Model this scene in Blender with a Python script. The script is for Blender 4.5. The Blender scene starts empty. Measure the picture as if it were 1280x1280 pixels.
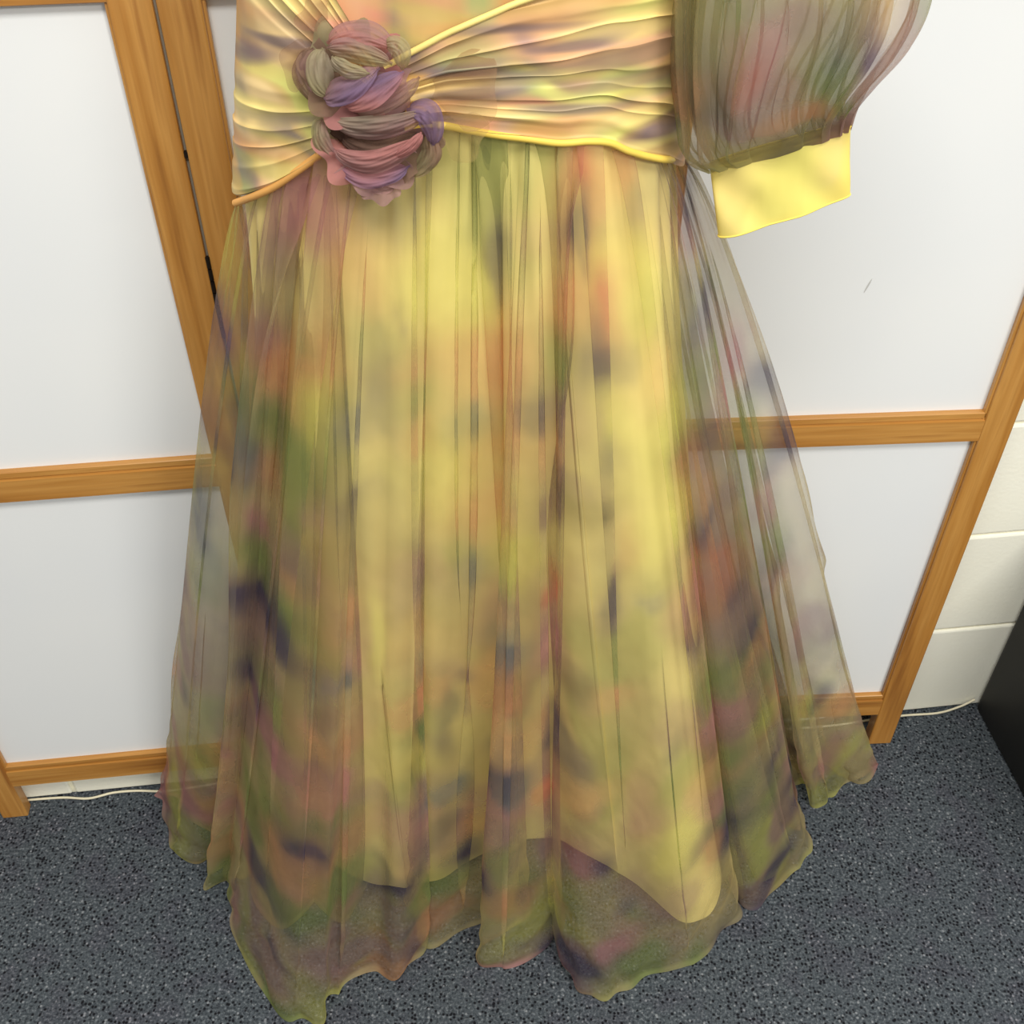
import bpy, bmesh, math, random
import numpy as np
random.seed(7); rng = np.random.default_rng(11)
PI = math.pi
scene = bpy.context.scene
col = scene.collection

# ------------------------------------------------------------------ camera
F, CH = 1380.0, 1.60                       # focal length in pixels (1280 frame), camera height
PITCH = math.atan(F / 1506.0)              # from the vertical vanishing point
CP, SP = math.cos(PITCH), math.sin(PITCH)
cam = bpy.data.cameras.new('camera'); cam.sensor_width = 36; cam.lens = F / 1280 * 36
cam.clip_start = 0.02
camo = bpy.data.objects.new('camera', cam); col.objects.link(camo)
camo.location = (0, 0, CH); camo.rotation_euler = (PI / 2 - PITCH, 0, 0)
scene.camera = camo

# ------------------------------------------------------------------ light
world = bpy.data.worlds.new('room_light'); scene.world = world; world.use_nodes = True
bg = world.node_tree.nodes['Background']
bg.inputs[0].default_value = (1.0, 0.99, 0.96, 1); bg.inputs[1].default_value = 0.50
def area(name, loc, tgt, sx, sy, power, colr):
    l = bpy.data.lights.new(name, 'AREA'); l.shape = 'RECTANGLE'; l.size = sx; l.size_y = sy
    l.energy = power; l.color = colr
    o = bpy.data.objects.new(name, l); col.objects.link(o); o.location = loc
    d = np.array(tgt, float) - np.array(loc, float)
    o.rotation_euler = (math.acos(-d[2] / np.linalg.norm(d)), 0, math.atan2(d[1], d[0]) - PI / 2)
    return o
area('unseen_overhead_light', (0.05, -0.25, 2.75), (0.05, -0.249, 0), 1.3, 0.6, 48, (1.0, 0.985, 0.945))
area('unseen_overhead_light', (1.9, -1.7, 2.75), (1.9, -1.699, 0), 1.3, 0.6, 112, (1.0, 0.985, 0.945))  # added lamp, set off to the right to brighten the block wall
scene.view_settings.view_transform = 'Standard'; scene.view_settings.look = 'None'
scene.view_settings.gamma = 1.0; scene.view_settings.use_curve_mapping = False
scene.view_settings.exposure = 0.0
scene.cycles.transparent_max_bounces = 24
scene.cycles.max_bounces = 8

# ------------------------------------------------------------------ pixel -> place
def ray(x, y):
    a = (x - 640) / F; b = (y - 640) / F
    return np.array((a, CP - b * SP, -SP - b * CP))
def on_floor(x, y, z=0.0):
    d = ray(x, y); k = (z - CH) / d[2]
    return np.array((d[0] * k, d[1] * k, z))
def on_plane(x, y, a, b=0.0):              # plane Y = a + b X
    d = ray(x, y); k = a / (d[1] - b * d[0])
    return np.array((d[0] * k, d[1] * k, CH + d[2] * k))

# ------------------------------------------------------------------ colour and materials
def lin(c):
    c = np.asarray(c, float) / 255.0
    return np.where(c <= 0.04045, c / 12.92, ((c + 0.055) / 1.055) ** 2.4)
def l4(c): return tuple(lin(c)) + (1.0,)
def new_mat(name):
    m = bpy.data.materials.new(name); m.use_nodes = True
    nt = m.node_tree; b = nt.nodes['Principled BSDF']
    return m, nt, b
def N(nt, t, **kw):
    n = nt.nodes.new(t)
    for k, v in kw.items(): setattr(n, k, v)
    return n
def mapping(nt, scale=(1, 1, 1), coord='Object'):
    tc = N(nt, 'ShaderNodeTexCoord'); mp = N(nt, 'ShaderNodeMapping')
    mp.inputs['Scale'].default_value = scale
    nt.links.new(tc.outputs[coord], mp.inputs['Vector'])
    return mp.outputs['Vector']
def ramp(nt, fac, stops):
    r = N(nt, 'ShaderNodeValToRGB'); e = r.color_ramp.elements
    while len(e) < len(stops): e.new(0.5)
    for el, (p, c) in zip(e, stops): el.position = p; el.color = c
    nt.links.new(fac, r.inputs[0]); return r.outputs[0]
def noise(nt, vec, scale, detail=3, rough=0.5):
    n = N(nt, 'ShaderNodeTexNoise'); n.inputs['Scale'].default_value = scale
    n.inputs['Detail'].default_value = detail; n.inputs['Roughness'].default_value = rough
    nt.links.new(vec, n.inputs['Vector']); return n.outputs['Fac']
def bump(nt, b, h, strength, dist):
    n = N(nt, 'ShaderNodeBump'); n.inputs['Strength'].default_value = strength; n.inputs['Distance'].default_value = dist
    nt.links.new(h, n.inputs['Height']); nt.links.new(n.outputs[0], b.inputs['Normal'])

def wood_mat(name, axis):
    m, nt, b = new_mat(name)
    sc = {'z': (26, 26, 1.3), 'x': (1.3, 26, 26)}[axis]
    v = mapping(nt, sc)
    n1 = noise(nt, v, 1.6, 4, 0.55)
    sc2 = {'z': (120, 120, 4), 'x': (4, 120, 120)}[axis]
    n2 = noise(nt, mapping(nt, sc2), 1.5, 2, 0.6)
    c1 = ramp(nt, n1, [(0.30, l4((140, 88, 34))), (0.45, l4((182, 126, 56))), (0.60, l4((200, 146, 74))), (0.72, l4((158, 102, 42)))])
    c2 = ramp(nt, n2, [(0.3, (0.78, 0.74, 0.68, 1)), (0.6, (1, 1, 1, 1))])
    mx = N(nt, 'ShaderNodeMix', data_type='RGBA', blend_type='MULTIPLY'); mx.inputs[0].default_value = 0.55
    nt.links.new(c1, mx.inputs[6]); nt.links.new(c2, mx.inputs[7])
    nt.links.new(mx.outputs[2], b.inputs['Base Color'])
    b.inputs['Roughness'].default_value = 0.38
    b.inputs['Coat Weight'].default_value = 0.15
    bump(nt, b, n2, 0.15, 0.001)
    return m
M = {}
M['wood_z'] = wood_mat('honey_pine_upright', 'z'); M['wood_x'] = wood_mat('honey_pine_rail', 'x')
m, nt, b = new_mat('white_panel_sheet')
nf = noise(nt, mapping(nt), 3.0, 2)
nt.links.new(ramp(nt, nf, [(0.3, l4((232, 234, 234))), (0.7, l4((237, 238, 236)))]), b.inputs['Base Color'])
b.inputs['Roughness'].default_value = 0.6; M['sheet'] = m
m, nt, b = new_mat('cream_block_paint')
v = mapping(nt)
nt.links.new(ramp(nt, noise(nt, v, 5.0, 4), [(0.3, l4((251, 248, 228))), (0.7, l4((254, 252, 236)))]), b.inputs['Base Color'])
b.inputs['Roughness'].default_value = 0.55; bump(nt, b, noise(nt, v, 160, 3), 0.25, 0.002); M['block'] = m
m, nt, b = new_mat('painted_mortar')
nt.links.new(ramp(nt, noise(nt, mapping(nt), 30, 3), [(0.3, l4((240, 234, 208))), (0.7, l4((248, 243, 220)))]), b.inputs['Base Color'])
b.inputs['Roughness'].default_value = 0.7; M['mortar'] = m
# carpet: dark slate with pale and black flecks
m, nt, b = new_mat('speckled_carpet')
v = mapping(nt)
def voro(vec, sc):
    n = N(nt, 'ShaderNodeTexVoronoi'); n.inputs['Scale'].default_value = sc; nt.links.new(vec, n.inputs['Vector']); return n
n1 = noise(nt, v, 240, 2, 0.6); n3 = noise(nt, v, 14, 2)
c1 = ramp(nt, n1, [(0.32, l4((46, 50, 55))), (0.45, l4((67, 73, 78))), (0.58, l4((82, 88, 93))), (0.70, l4((116, 121, 125)))])
def flecks(src, sc, dark, dist, keep):
    vo = voro(v, sc); sep = N(nt, 'ShaderNodeSeparateColor'); nt.links.new(vo.outputs['Color'], sep.inputs[0])
    lt = N(nt, 'ShaderNodeMath', operation='LESS_THAN'); lt.inputs[1].default_value = keep; nt.links.new(sep.outputs[0], lt.inputs[0])
    mr = N(nt, 'ShaderNodeMapRange'); mr.inputs[1].default_value = dist * .55; mr.inputs[2].default_value = dist; mr.inputs[3].default_value = 1; mr.inputs[4].default_value = 0
    nt.links.new(vo.outputs['Distance'], mr.inputs[0])
    mu = N(nt, 'ShaderNodeMath', operation='MULTIPLY'); nt.links.new(lt.outputs[0], mu.inputs[0]); nt.links.new(mr.outputs[0], mu.inputs[1])
    mi = N(nt, 'ShaderNodeMix', data_type='RGBA'); nt.links.new(mu.outputs[0], mi.inputs[0]); nt.links.new(src, mi.inputs[6]); mi.inputs[7].default_value = l4(dark)
    return mi.outputs[2]
c2 = flecks(flecks(c1, 180, (26, 27, 31), .5, .48), 150, (126, 130, 134), .34, .2)
mx2 = N(nt, 'ShaderNodeMix', data_type='RGBA', blend_type='MULTIPLY'); mx2.inputs[0].default_value = 1
nt.links.new(c2, mx2.inputs[6])
nt.links.new(ramp(nt, n3, [(0.38, (0.94, 0.88, 0.92, 1)), (0.5, (1, 1, 1, 1))]), mx2.inputs[7])
nt.links.new(mx2.outputs[2], b.inputs['Base Color'])
b.inputs['Roughness'].default_value = 0.95; b.inputs['Specular IOR Level'].default_value = 0.1
bump(nt, b, n1, 0.5, 0.003); M['carpet'] = m
def plain(name, rgb, rough, amount=0.06, metal=0.0, scale=40):
    m, nt, b = new_mat(name); c = lin(rgb)
    nt.links.new(ramp(nt, noise(nt, mapping(nt), scale, 3), [(0.3, tuple(c * (1 - amount)) + (1,)), (0.7, tuple(np.minimum(c * (1 + amount), 1)) + (1,))]), b.inputs['Base Color'])
    b.inputs['Roughness'].default_value = rough; b.inputs['Metallic'].default_value = metal
    return m
M['black'] = plain('matt_black_laminate', (22, 21, 20), 0.6, 0.15)
M['hinge'] = plain('blackened_hinge_metal', (38, 30, 24), 0.45, 0.2, 0.6)
M['felt'] = plain('grey_gap_strip', (132, 122, 106), 0.8)
M['cable'] = plain('cream_cable_sheath', (226, 217, 188), 0.5)
M['scuff'] = plain('grey_scuff', (196, 196, 192), 0.7)

def satin_mat(name, gain=1.0):
    m, nt, b = new_mat(name)
    at = N(nt, 'ShaderNodeAttribute', attribute_name='print')
    nf = noise(nt, mapping(nt), 14, 3, 0.6)
    hs = N(nt, 'ShaderNodeMix', data_type='RGBA', blend_type='MULTIPLY'); hs.inputs[0].default_value = 1
    nt.links.new(at.outputs['Color'], hs.inputs[6])
    nt.links.new(ramp(nt, nf, [(0.25, (0.9, 0.9, 0.88, 1)), (0.7, (1, 1, 1, 1))]), hs.inputs[7])
    nt.links.new(hs.outputs[2], b.inputs['Base Color'])
    b.inputs['Roughness'].default_value = 0.45
    b.inputs['Specular IOR Level'].default_value = 0.25
    bump(nt, b, noise(nt, mapping(nt, (9, 9, 5)), 1.0, 3), 0.6, 0.02)
    return m
M['satin'] = satin_mat('printed_satin')

def tulle_mat(name, alpha, edge):
    """sheer netting: each layer lets light through; denser where the net is seen obliquely"""
    m = bpy.data.materials.new(name); m.use_nodes = True; nt = m.node_tree
    for n in list(nt.nodes): nt.nodes.remove(n)
    out = N(nt, 'ShaderNodeOutputMaterial')
    at = N(nt, 'ShaderNodeAttribute', attribute_name='print')
    nf = noise(nt, mapping(nt), 22, 4, 0.65)
    hs = N(nt, 'ShaderNodeMix', data_type='RGBA', blend_type='MULTIPLY'); hs.inputs[0].default_value = 1
    nt.links.new(at.outputs['Color'], hs.inputs[6])
    nt.links.new(ramp(nt, nf, [(0.25, (0.78, 0.78, 0.8, 1)), (0.7, (1.06, 1.06, 1.04, 1))]), hs.inputs[7])
    df = N(nt, 'ShaderNodeBsdfDiffuse'); tl = N(nt, 'ShaderNodeBsdfTranslucent')
    nt.links.new(hs.outputs[2], df.inputs[0]); nt.links.new(hs.outputs[2], tl.inputs[0])
    fab = N(nt, 'ShaderNodeMixShader'); fab.inputs[0].default_value = 0.5
    nt.links.new(df.outputs[0], fab.inputs[1]); nt.links.new(tl.outputs[0], fab.inputs[2])
    lw = N(nt, 'ShaderNodeLayerWeight'); lw.inputs[0].default_value = 0.5
    pw = N(nt, 'ShaderNodeMath', operation='POWER'); pw.inputs[1].default_value = 4.0
    nt.links.new(lw.outputs['Facing'], pw.inputs[0])
    ma = N(nt, 'ShaderNodeMath', operation='MULTIPLY_ADD'); ma.inputs[1].default_value = edge; 
    nt.links.new(pw.outputs[0], ma.inputs[0])
    # printed areas take more dye: per-vertex density
    am = N(nt, 'ShaderNodeMath', operation='MULTIPLY'); am.inputs[1].default_value = alpha
    nt.links.new(at.outputs['Alpha'], am.inputs[0]); nt.links.new(am.outputs[0], ma.inputs[2])
    cl = N(nt, 'ShaderNodeClamp'); nt.links.new(ma.outputs[0], cl.inputs[0])
    tr = N(nt, 'ShaderNodeBsdfTransparent')
    mx = N(nt, 'ShaderNodeMixShader'); nt.links.new(cl.outputs[0], mx.inputs[0])
    nt.links.new(tr.outputs[0], mx.inputs[1]); nt.links.new(fab.outputs[0], mx.inputs[2])
    nt.links.new(mx.outputs[0], out.inputs['Surface'])
    return m
M['tulle'] = tulle_mat('printed_tulle', 0.32, 0.45)
M['tulle_inner'] = tulle_mat('printed_tulle_underlayer', 0.44, 0.28)
M['tulle_dense'] = tulle_mat('gathered_tulle', 0.80, 0.20)
M['tulle_sleeve'] = tulle_mat('printed_tulle_sleeve', 0.34, 0.40)

# ------------------------------------------------------------------ mesh helpers
def link(name, me, mat, parent=None, smooth=False):
    o = bpy.data.objects.new(name, me); col.objects.link(o)
    if mat is not None and not me.materials: me.materials.append(mat)
    if smooth: me.shade_smooth()
    if parent: o.parent = parent
    return o
def mesh_from(name, V, Fc, mat, parent=None, smooth=False):
    me = bpy.data.meshes.new(name); me.from_pydata([tuple(v) for v in V], [], Fc); me.update()
    return link(name, me, mat, parent, smooth)
def bm_obj(name, bm, mat, parent=None, smooth=False):
    bmesh.ops.recalc_face_normals(bm, faces=bm.faces[:])
    me = bpy.data.meshes.new(name); bm.to_mesh(me); bm.free()
    return link(name, me, mat, parent, smooth)
def box_bm(x0, x1, y0, y1, z0, z1, bev=0.0, seg=1):
    bm = bmesh.new(); bmesh.ops.create_cube(bm, size=1)
    for v in bm.verts:
        v.co.x = x0 + (v.co.x + .5) * (x1 - x0); v.co.y = y0 + (v.co.y + .5) * (y1 - y0); v.co.z = z0 + (v.co.z + .5) * (z1 - z0)
    if bev > 0: bmesh.ops.bevel(bm, geom=bm.edges[:], offset=bev, segments=seg, profile=0.5, affect='EDGES')
    return bm
def grid_obj(name, P, mat, parent=None, closed=False, colors=None, smooth=True):
    """P: (S, T, 3) array -> one quad sheet"""
    S, T, _ = P.shape
    me = bpy.data.meshes.new(name)
    V = P.reshape(-1, 3)
    si = np.arange(S if closed else S - 1); ti = np.arange(T - 1)
    a = (si[:, None] * T + ti[None, :]); b_ = (((si + 1) % S)[:, None] * T + ti[None, :])
    q = np.stack([a, b_, b_ + 1, a + 1], -1).reshape(-1, 4)
    me.vertices.add(len(V)); me.vertices.foreach_set('co', V.astype(np.float32).ravel())
    me.loops.add(q.size); me.loops.foreach_set('vertex_index', q.astype(np.int32).ravel())
    me.polygons.add(len(q)); me.polygons.foreach_set('loop_start', np.arange(0, q.size, 4, dtype=np.int32))
    me.polygons.foreach_set('loop_total', np.full(len(q), 4, dtype=np.int32))
    me.update(calc_edges=True); me.validate()
    if colors is not None: set_print(me, colors.reshape(-1, 4))
    return link(name, me, mat, parent, smooth)
def set_print(me, c):
    at = me.color_attributes.new('print', 'FLOAT_COLOR', 'POINT')
    at.data.foreach_set('color', np.asarray(c, np.float32).ravel())
def tube(name, pts, r, mat, parent=None, seg=8, closed=False, colors=None):
    P = np.asarray(pts, float); n = len(P)
    tg = np.gradient(P, axis=0); tg /= np.linalg.norm(tg, axis=1)[:, None] + 1e-12
    up = np.array((0.0, 0.0, 1.0)) if abs(tg[:, 2]).mean() < 0.8 else np.array((0.0, 1.0, 0.0))
    e1 = np.cross(tg, up); e1 /= np.linalg.norm(e1, axis=1)[:, None] + 1e-12
    e2 = np.cross(e1, tg); rr = np.broadcast_to(np.asarray(r, float), (n,))
    an = np.arange(seg) / seg * 2 * PI
    G = P[None] + (np.cos(an)[:, None, None] * e1[None] + np.sin(an)[:, None, None] * e2[None]) * rr[None, :, None]
    cc = None if colors is None else np.broadcast_to(np.asarray(colors)[None], (seg, n, 4))
    return grid_obj(name, G, mat, parent, closed=True, colors=cc)
def catmull(P, per):
    P = np.asarray(P, float); n = len(P); out = []
    for i in range(n - 1):
        p0, p1, p2, p3 = P[max(i - 1, 0)], P[i], P[i + 1], P[min(i + 2, n - 1)]
        t = (np.arange(per) / per)[:, None]
        out.append(0.5 * (2 * p1 + (p2 - p0) * t + (2 * p0 - 5 * p1 + 4 * p2 - p3) * t ** 2 + (3 * p1 - p0 - 3 * p2 + p3) * t ** 3))
    out.append(P[-1:]); return np.concatenate(out)
def thing(name, label, cat, loc=(0, 0, 0), rz=0.0):
    o = bpy.data.objects.new(name, None); col.objects.link(o); o.empty_display_size = 0.1
    o.location = loc; o.rotation_euler = (0, 0, rz); o['label'] = label; o['category'] = cat
    return o
def sn1(x, seed, n=6, f0=1.0):                # smooth 1-D noise, about -1..1
    r = np.random.default_rng(seed); y = np.zeros_like(np.asarray(x, float)); w = 0
    for k in range(n):
        a = 1 / (1 + 0.4 * k); y = y + a * np.sin(f0 * (0.6 + 0.9 * k + r.random()) * x + r.random() * 6.28); w += a * a
    return y / math.sqrt(w / 2) * 0.6

# ------------------------------------------------------------------ setting
WA, WB = 1.1327, 0.119                       # block wall face: Y = WA + WB X
WALL_ROT = math.atan(WB)
fl = bm_obj('floor', box_bm(-3.2, 3.4, -3.0, 1.9, -0.03, 0.0), M['carpet']); fl['kind'] = 'structure'
CRS, JT = 0.2172, 0.006
wall = bm_obj('wall_back', box_bm(-2.6, 2.6, 0.005, 0.16, -0.02, 12 * CRS), M['mortar']); wall['kind'] = 'structure'
wall.location = (0, WA, 0); wall.rotation_euler = (0, 0, WALL_ROT)
BL = 0.434
blk = box_bm(-BL / 2 + JT / 2, BL / 2 - JT / 2, 0.0, 0.05, JT / 2, CRS - JT / 2, 0.0035, 2)
bmesh.ops.recalc_face_normals(blk, faces=blk.faces[:])
bme = bpy.data.meshes.new('block'); blk.to_mesh(bme); blk.free(); bme.materials.append(M['block'])
for r in range(12):
    off = -0.738 + (0.10 if r % 2 else 0.0)
    for k in range(-4, 8):
        xc = off + (k + 0.5) * BL
        if xc - BL / 2 < -2.6 or xc + BL / 2 > 2.6: continue
        o = bpy.data.objects.new('block', bme); col.objects.link(o); o.parent = wall
        o.location = (xc, random.uniform(-0.0008, 0.0008), r * CRS)

# ------------------------------------------------------------------ folding screen
screen = thing('folding_screen', 'honey pine folding screen with white panels standing against the block wall', 'folding screen')
ST_W, ST_D = 0.041, 0.022
RAILS = [(0.082, 0.132), (0.676, 0.722), (1.262, 1.310), (1.845, 1.895)]
def rail_mesh(x0, x1, z0, z1):
    # profile with a lip and a groove below the top edge
    d0 = 0.0015; h = z1 - z0
    prof = [(d0, z0 + .001), (d0 + .001, z0), (ST_D - .002, z0), (ST_D - .002, z1), (d0 + .0035, z1), (d0 + .0025, z1 - .001),
            (d0 + .0025, z1 - .0085), (d0 + .0045, z1 - .0092), (d0 + .0045, z1 - .0108), (d0, z1 - .0115), (d0, z0 + h * .5)]
    V = [(x0, y, z) for y, z in prof] + [(x1, y, z) for y, z in prof]; n = len(prof)
    Fc = [(i, (i + 1) % n, n + (i + 1) % n, n + i) for i in range(n)] + [tuple(range(n)), tuple(range(2 * n - 1, n - 1, -1))]
    me = bpy.data.meshes.new('rail'); me.from_pydata(V, [], Fc); me.update(); return me
def panel(p0, p1, name):
    p0 = np.array(p0); p1 = np.array(p1); d = p1 - p0; W = float(np.hypot(*d)); rz = math.atan2(d[1], d[0])
    c, s = math.cos(rz), math.sin(rz)
    def put(o): o.parent = screen; o.location = (p0[0], p0[1], 0); o.rotation_euler = (0, 0, rz); return o
    for x0 in (0.0, W - ST_W):
        bm = box_bm(x0, x0 + ST_W, 0, ST_D, 0.0, 1.93, 0.0022, 2)
        put(bm_obj('stile', bm, M['wood_z']))
        inner = x0 + ST_W - .003 if x0 == 0 else x0 - .003       # narrow bead along the inner edge
        put(bm_obj('bead', box_bm(inner, inner + .006, 0.004, 0.012, 0.13, 1.85, 0.001), M['wood_z']))
    for z0, z1 in RAILS:
        put(link('rail', rail_mesh(ST_W - .001, W - ST_W + .001, z0, z1), M['wood_x']))
    for (a, b_), (c_, d_) in zip(RAILS[:-1], RAILS[1:]):
        put(bm_obj('panel_sheet', box_bm(ST_W - .001, W - ST_W + .001, 0.0125, 0.0155, b_ - .001, c_ + .001), M['sheet']))
    return put, W
HX, HY = -0.3275, 1.0592                      # hinge line of the first two panels
putA, WA_ = panel((-0.838, 1.0985 - .119 * .838 - .0), (HX - .0015, HY), 'a')
putB, WB_ = panel((HX + .0015, HY), (0.1425, 1.119), 'b')
putC, WC_ = panel((0.1455, 1.119), (0.661, 1.148), 'c')
# gap strip and butt hinges on both hinge lines
def hinge_line(x, y, rz):
    o = bm_obj('gap_strip', box_bm(-.0028, .0028, .006, .0095, 0.05, 1.92), M['felt']); o.parent = screen; o.location = (x, y, 0); o.rotation_euler = (0, 0, rz)
    for zc in (0.26, 0.955, 1.66):
        bm = bmesh.new()
        for k in range(7):
            z = zc - 0.05 + k * 0.0148
            r_ = bmesh.ops.create_cone(bm, cap_ends=True, segments=10, radius1=.0026, radius2=.0026, depth=.0135)
            for v in r_['verts']: v.co.z += z; v.co.y += .0012
        o = bm_obj('hinge', bm, M['hinge'], screen); o.location = (x, y, 0); o.rotation_euler = (0, 0, rz)
hinge_line(HX, HY, 0.13); hinge_line(0.144, 1.119, 0.09)
pin = bm_obj('hinge_pin', box_bm(-.002, .002, .001, .006, 1.112, 1.118), M['hinge'], screen); pin.location = (HX, HY, 0)
# small dent on the last panel sheet
pz = on_plane(1085, 357, 1.119 + .0125 - .056 * .144, 0.056)
bm = bmesh.new(); bmesh.ops.create_uvsphere(bm, u_segments=10, v_segments=6, radius=1)
for v in bm.verts: v.co = (v.co.x * .0012 + v.co.z * .003, v.co.y * .0007, v.co.z * .010)
sc_ = bm_obj('dent', bm, M['scuff'], screen, True); sc_.location = tuple(pz); sc_.rotation_euler = (0, 0, .041)

# ------------------------------------------------------------------ black cabinet, cable
cab = thing('cabinet', 'low black matt cabinet standing beside the screen by the wall', 'cabinet', (0.832, WA + WB * .832 - .004, 0), WALL_ROT)
bm_obj('carcass', box_bm(0, .55, -.46, 0, 0.0, .46, .009, 3), M['black'], cab, True)
bm_obj('door', box_bm(.006, .272, -.480, -.461, .02, .45, .003, 2), M['black'], cab)
bm_obj('door', box_bm(.278, .544, -.480, -.461, .02, .45, .003, 2), M['black'], cab)
bm_obj('top', box_bm(-.004, .554, -.484, 0, .461, .482, .004, 2), M['black'], cab)
cp = [on_floor(x, y, .003) for x, y in [(-60, 1012), (0, 1003), (36, 1000), (79, 997), (111, 998), (141, 991), (170, 988.5), (203, 989), (230, 986)]]
cp += [np.array((x, WA + WB * x - o_, .003)) for x, o_ in [(-.46, .007), (-.33, .0045), (-.2, .0045), (0, .0045), (.14, .0045), (.25, .0045), (.4, .010), (.55, .016), (.64, .012), (.70, .010), (.76, .012)]]
cp += [np.array((.80, WA + WB * .80 - .008, .010)), np.array((.826, WA + WB * .826 - .004, .022))]
cp = [np.array((p[0], min(p[1], WA + WB * p[0] - .0045) if p[0] > -.77 else WA + WB * p[0] - .0045, p[2])) for p in cp]
cb = tube('cable', catmull(cp, 6), .0020, M['cable'], None, 8)
cb['label'] = 'thin cream cable running along the foot of the block wall'; cb['category'] = 'cable'

# ------------------------------------------------------------------ DRESS
dress = thing('dress', 'long yellow gown with printed tulle overskirt, ruched bodice and puffed sleeve', 'dress', (0.0, 0.90, 0))
DL = np.array((0.0, 0.90, 0.0))              # parts are written in world coordinates, shifted to the dress origin
BYC, BYD = 0.905, 0.085                      # body centre line, half depth
XL = on_plane(298, 250, BYC - .02)[0]; XR = on_plane(858, 198, BYC - .02)[0]
_tl = on_plane(293, 0, BYC - .02); _tr = on_plane(861, 0, BYC - .02); ZW = on_plane(858, 198, BYC - .02)[2]
XLT, XRT, ZT = _tl[0], _tr[0], _tl[2]
BXC, BXW = (XL + XR) / 2, (XR - XL) / 2
def side_x(z):                               # side seams: the waist narrows a little above the seam
    k = np.clip((np.asarray(z, float) - ZW) / (ZT - ZW), -.4, 1.5)
    return XL + (XLT - XL) * k, XR + (XRT - XR) * k
def body_y(x, sgn=-1.0, grow=0.0, z=None):
    if z is None: l, r = XL, XR
    else: l, r = side_x(z)
    c, w = (l + r) / 2, (r - l) / 2
    q = np.clip(np.abs((np.asarray(x, float) - c) / (w + grow)), 0, 1)
    return BYC + sgn * (BYD + grow) * (1 - q ** 2.4) ** (1 / 2.2)
def on_body(px, py, grow=0.0):
    p = on_plane(px, py, BYC - BYD)
    for _ in range(14):
        p = 0.5 * p + 0.5 * on_plane(px, py, float(body_y(p[0], -1, grow, p[2])))
    return p
def on_skirt(px, py):                        # front of the skirt: leans out from the waist to the hem
    p = on_plane(px, py, 0.85)
    for _ in range(25):
        z = min(max(p[2], 0.0), 1.25)
        Y = float(body_y(p[0] * 1.0)) if z > 1.2 else 0.83 - 0.11 * (1 - z / 1.2)
        r = abs(p[0] - BXC) / (0.20 + 0.33 * (1 - z / 1.2))
        Y += 0.16 * max(r - 0.5, 0) ** 1.5
        p = 0.5 * p + 0.5 * on_plane(px, py, Y)
    return p

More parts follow.
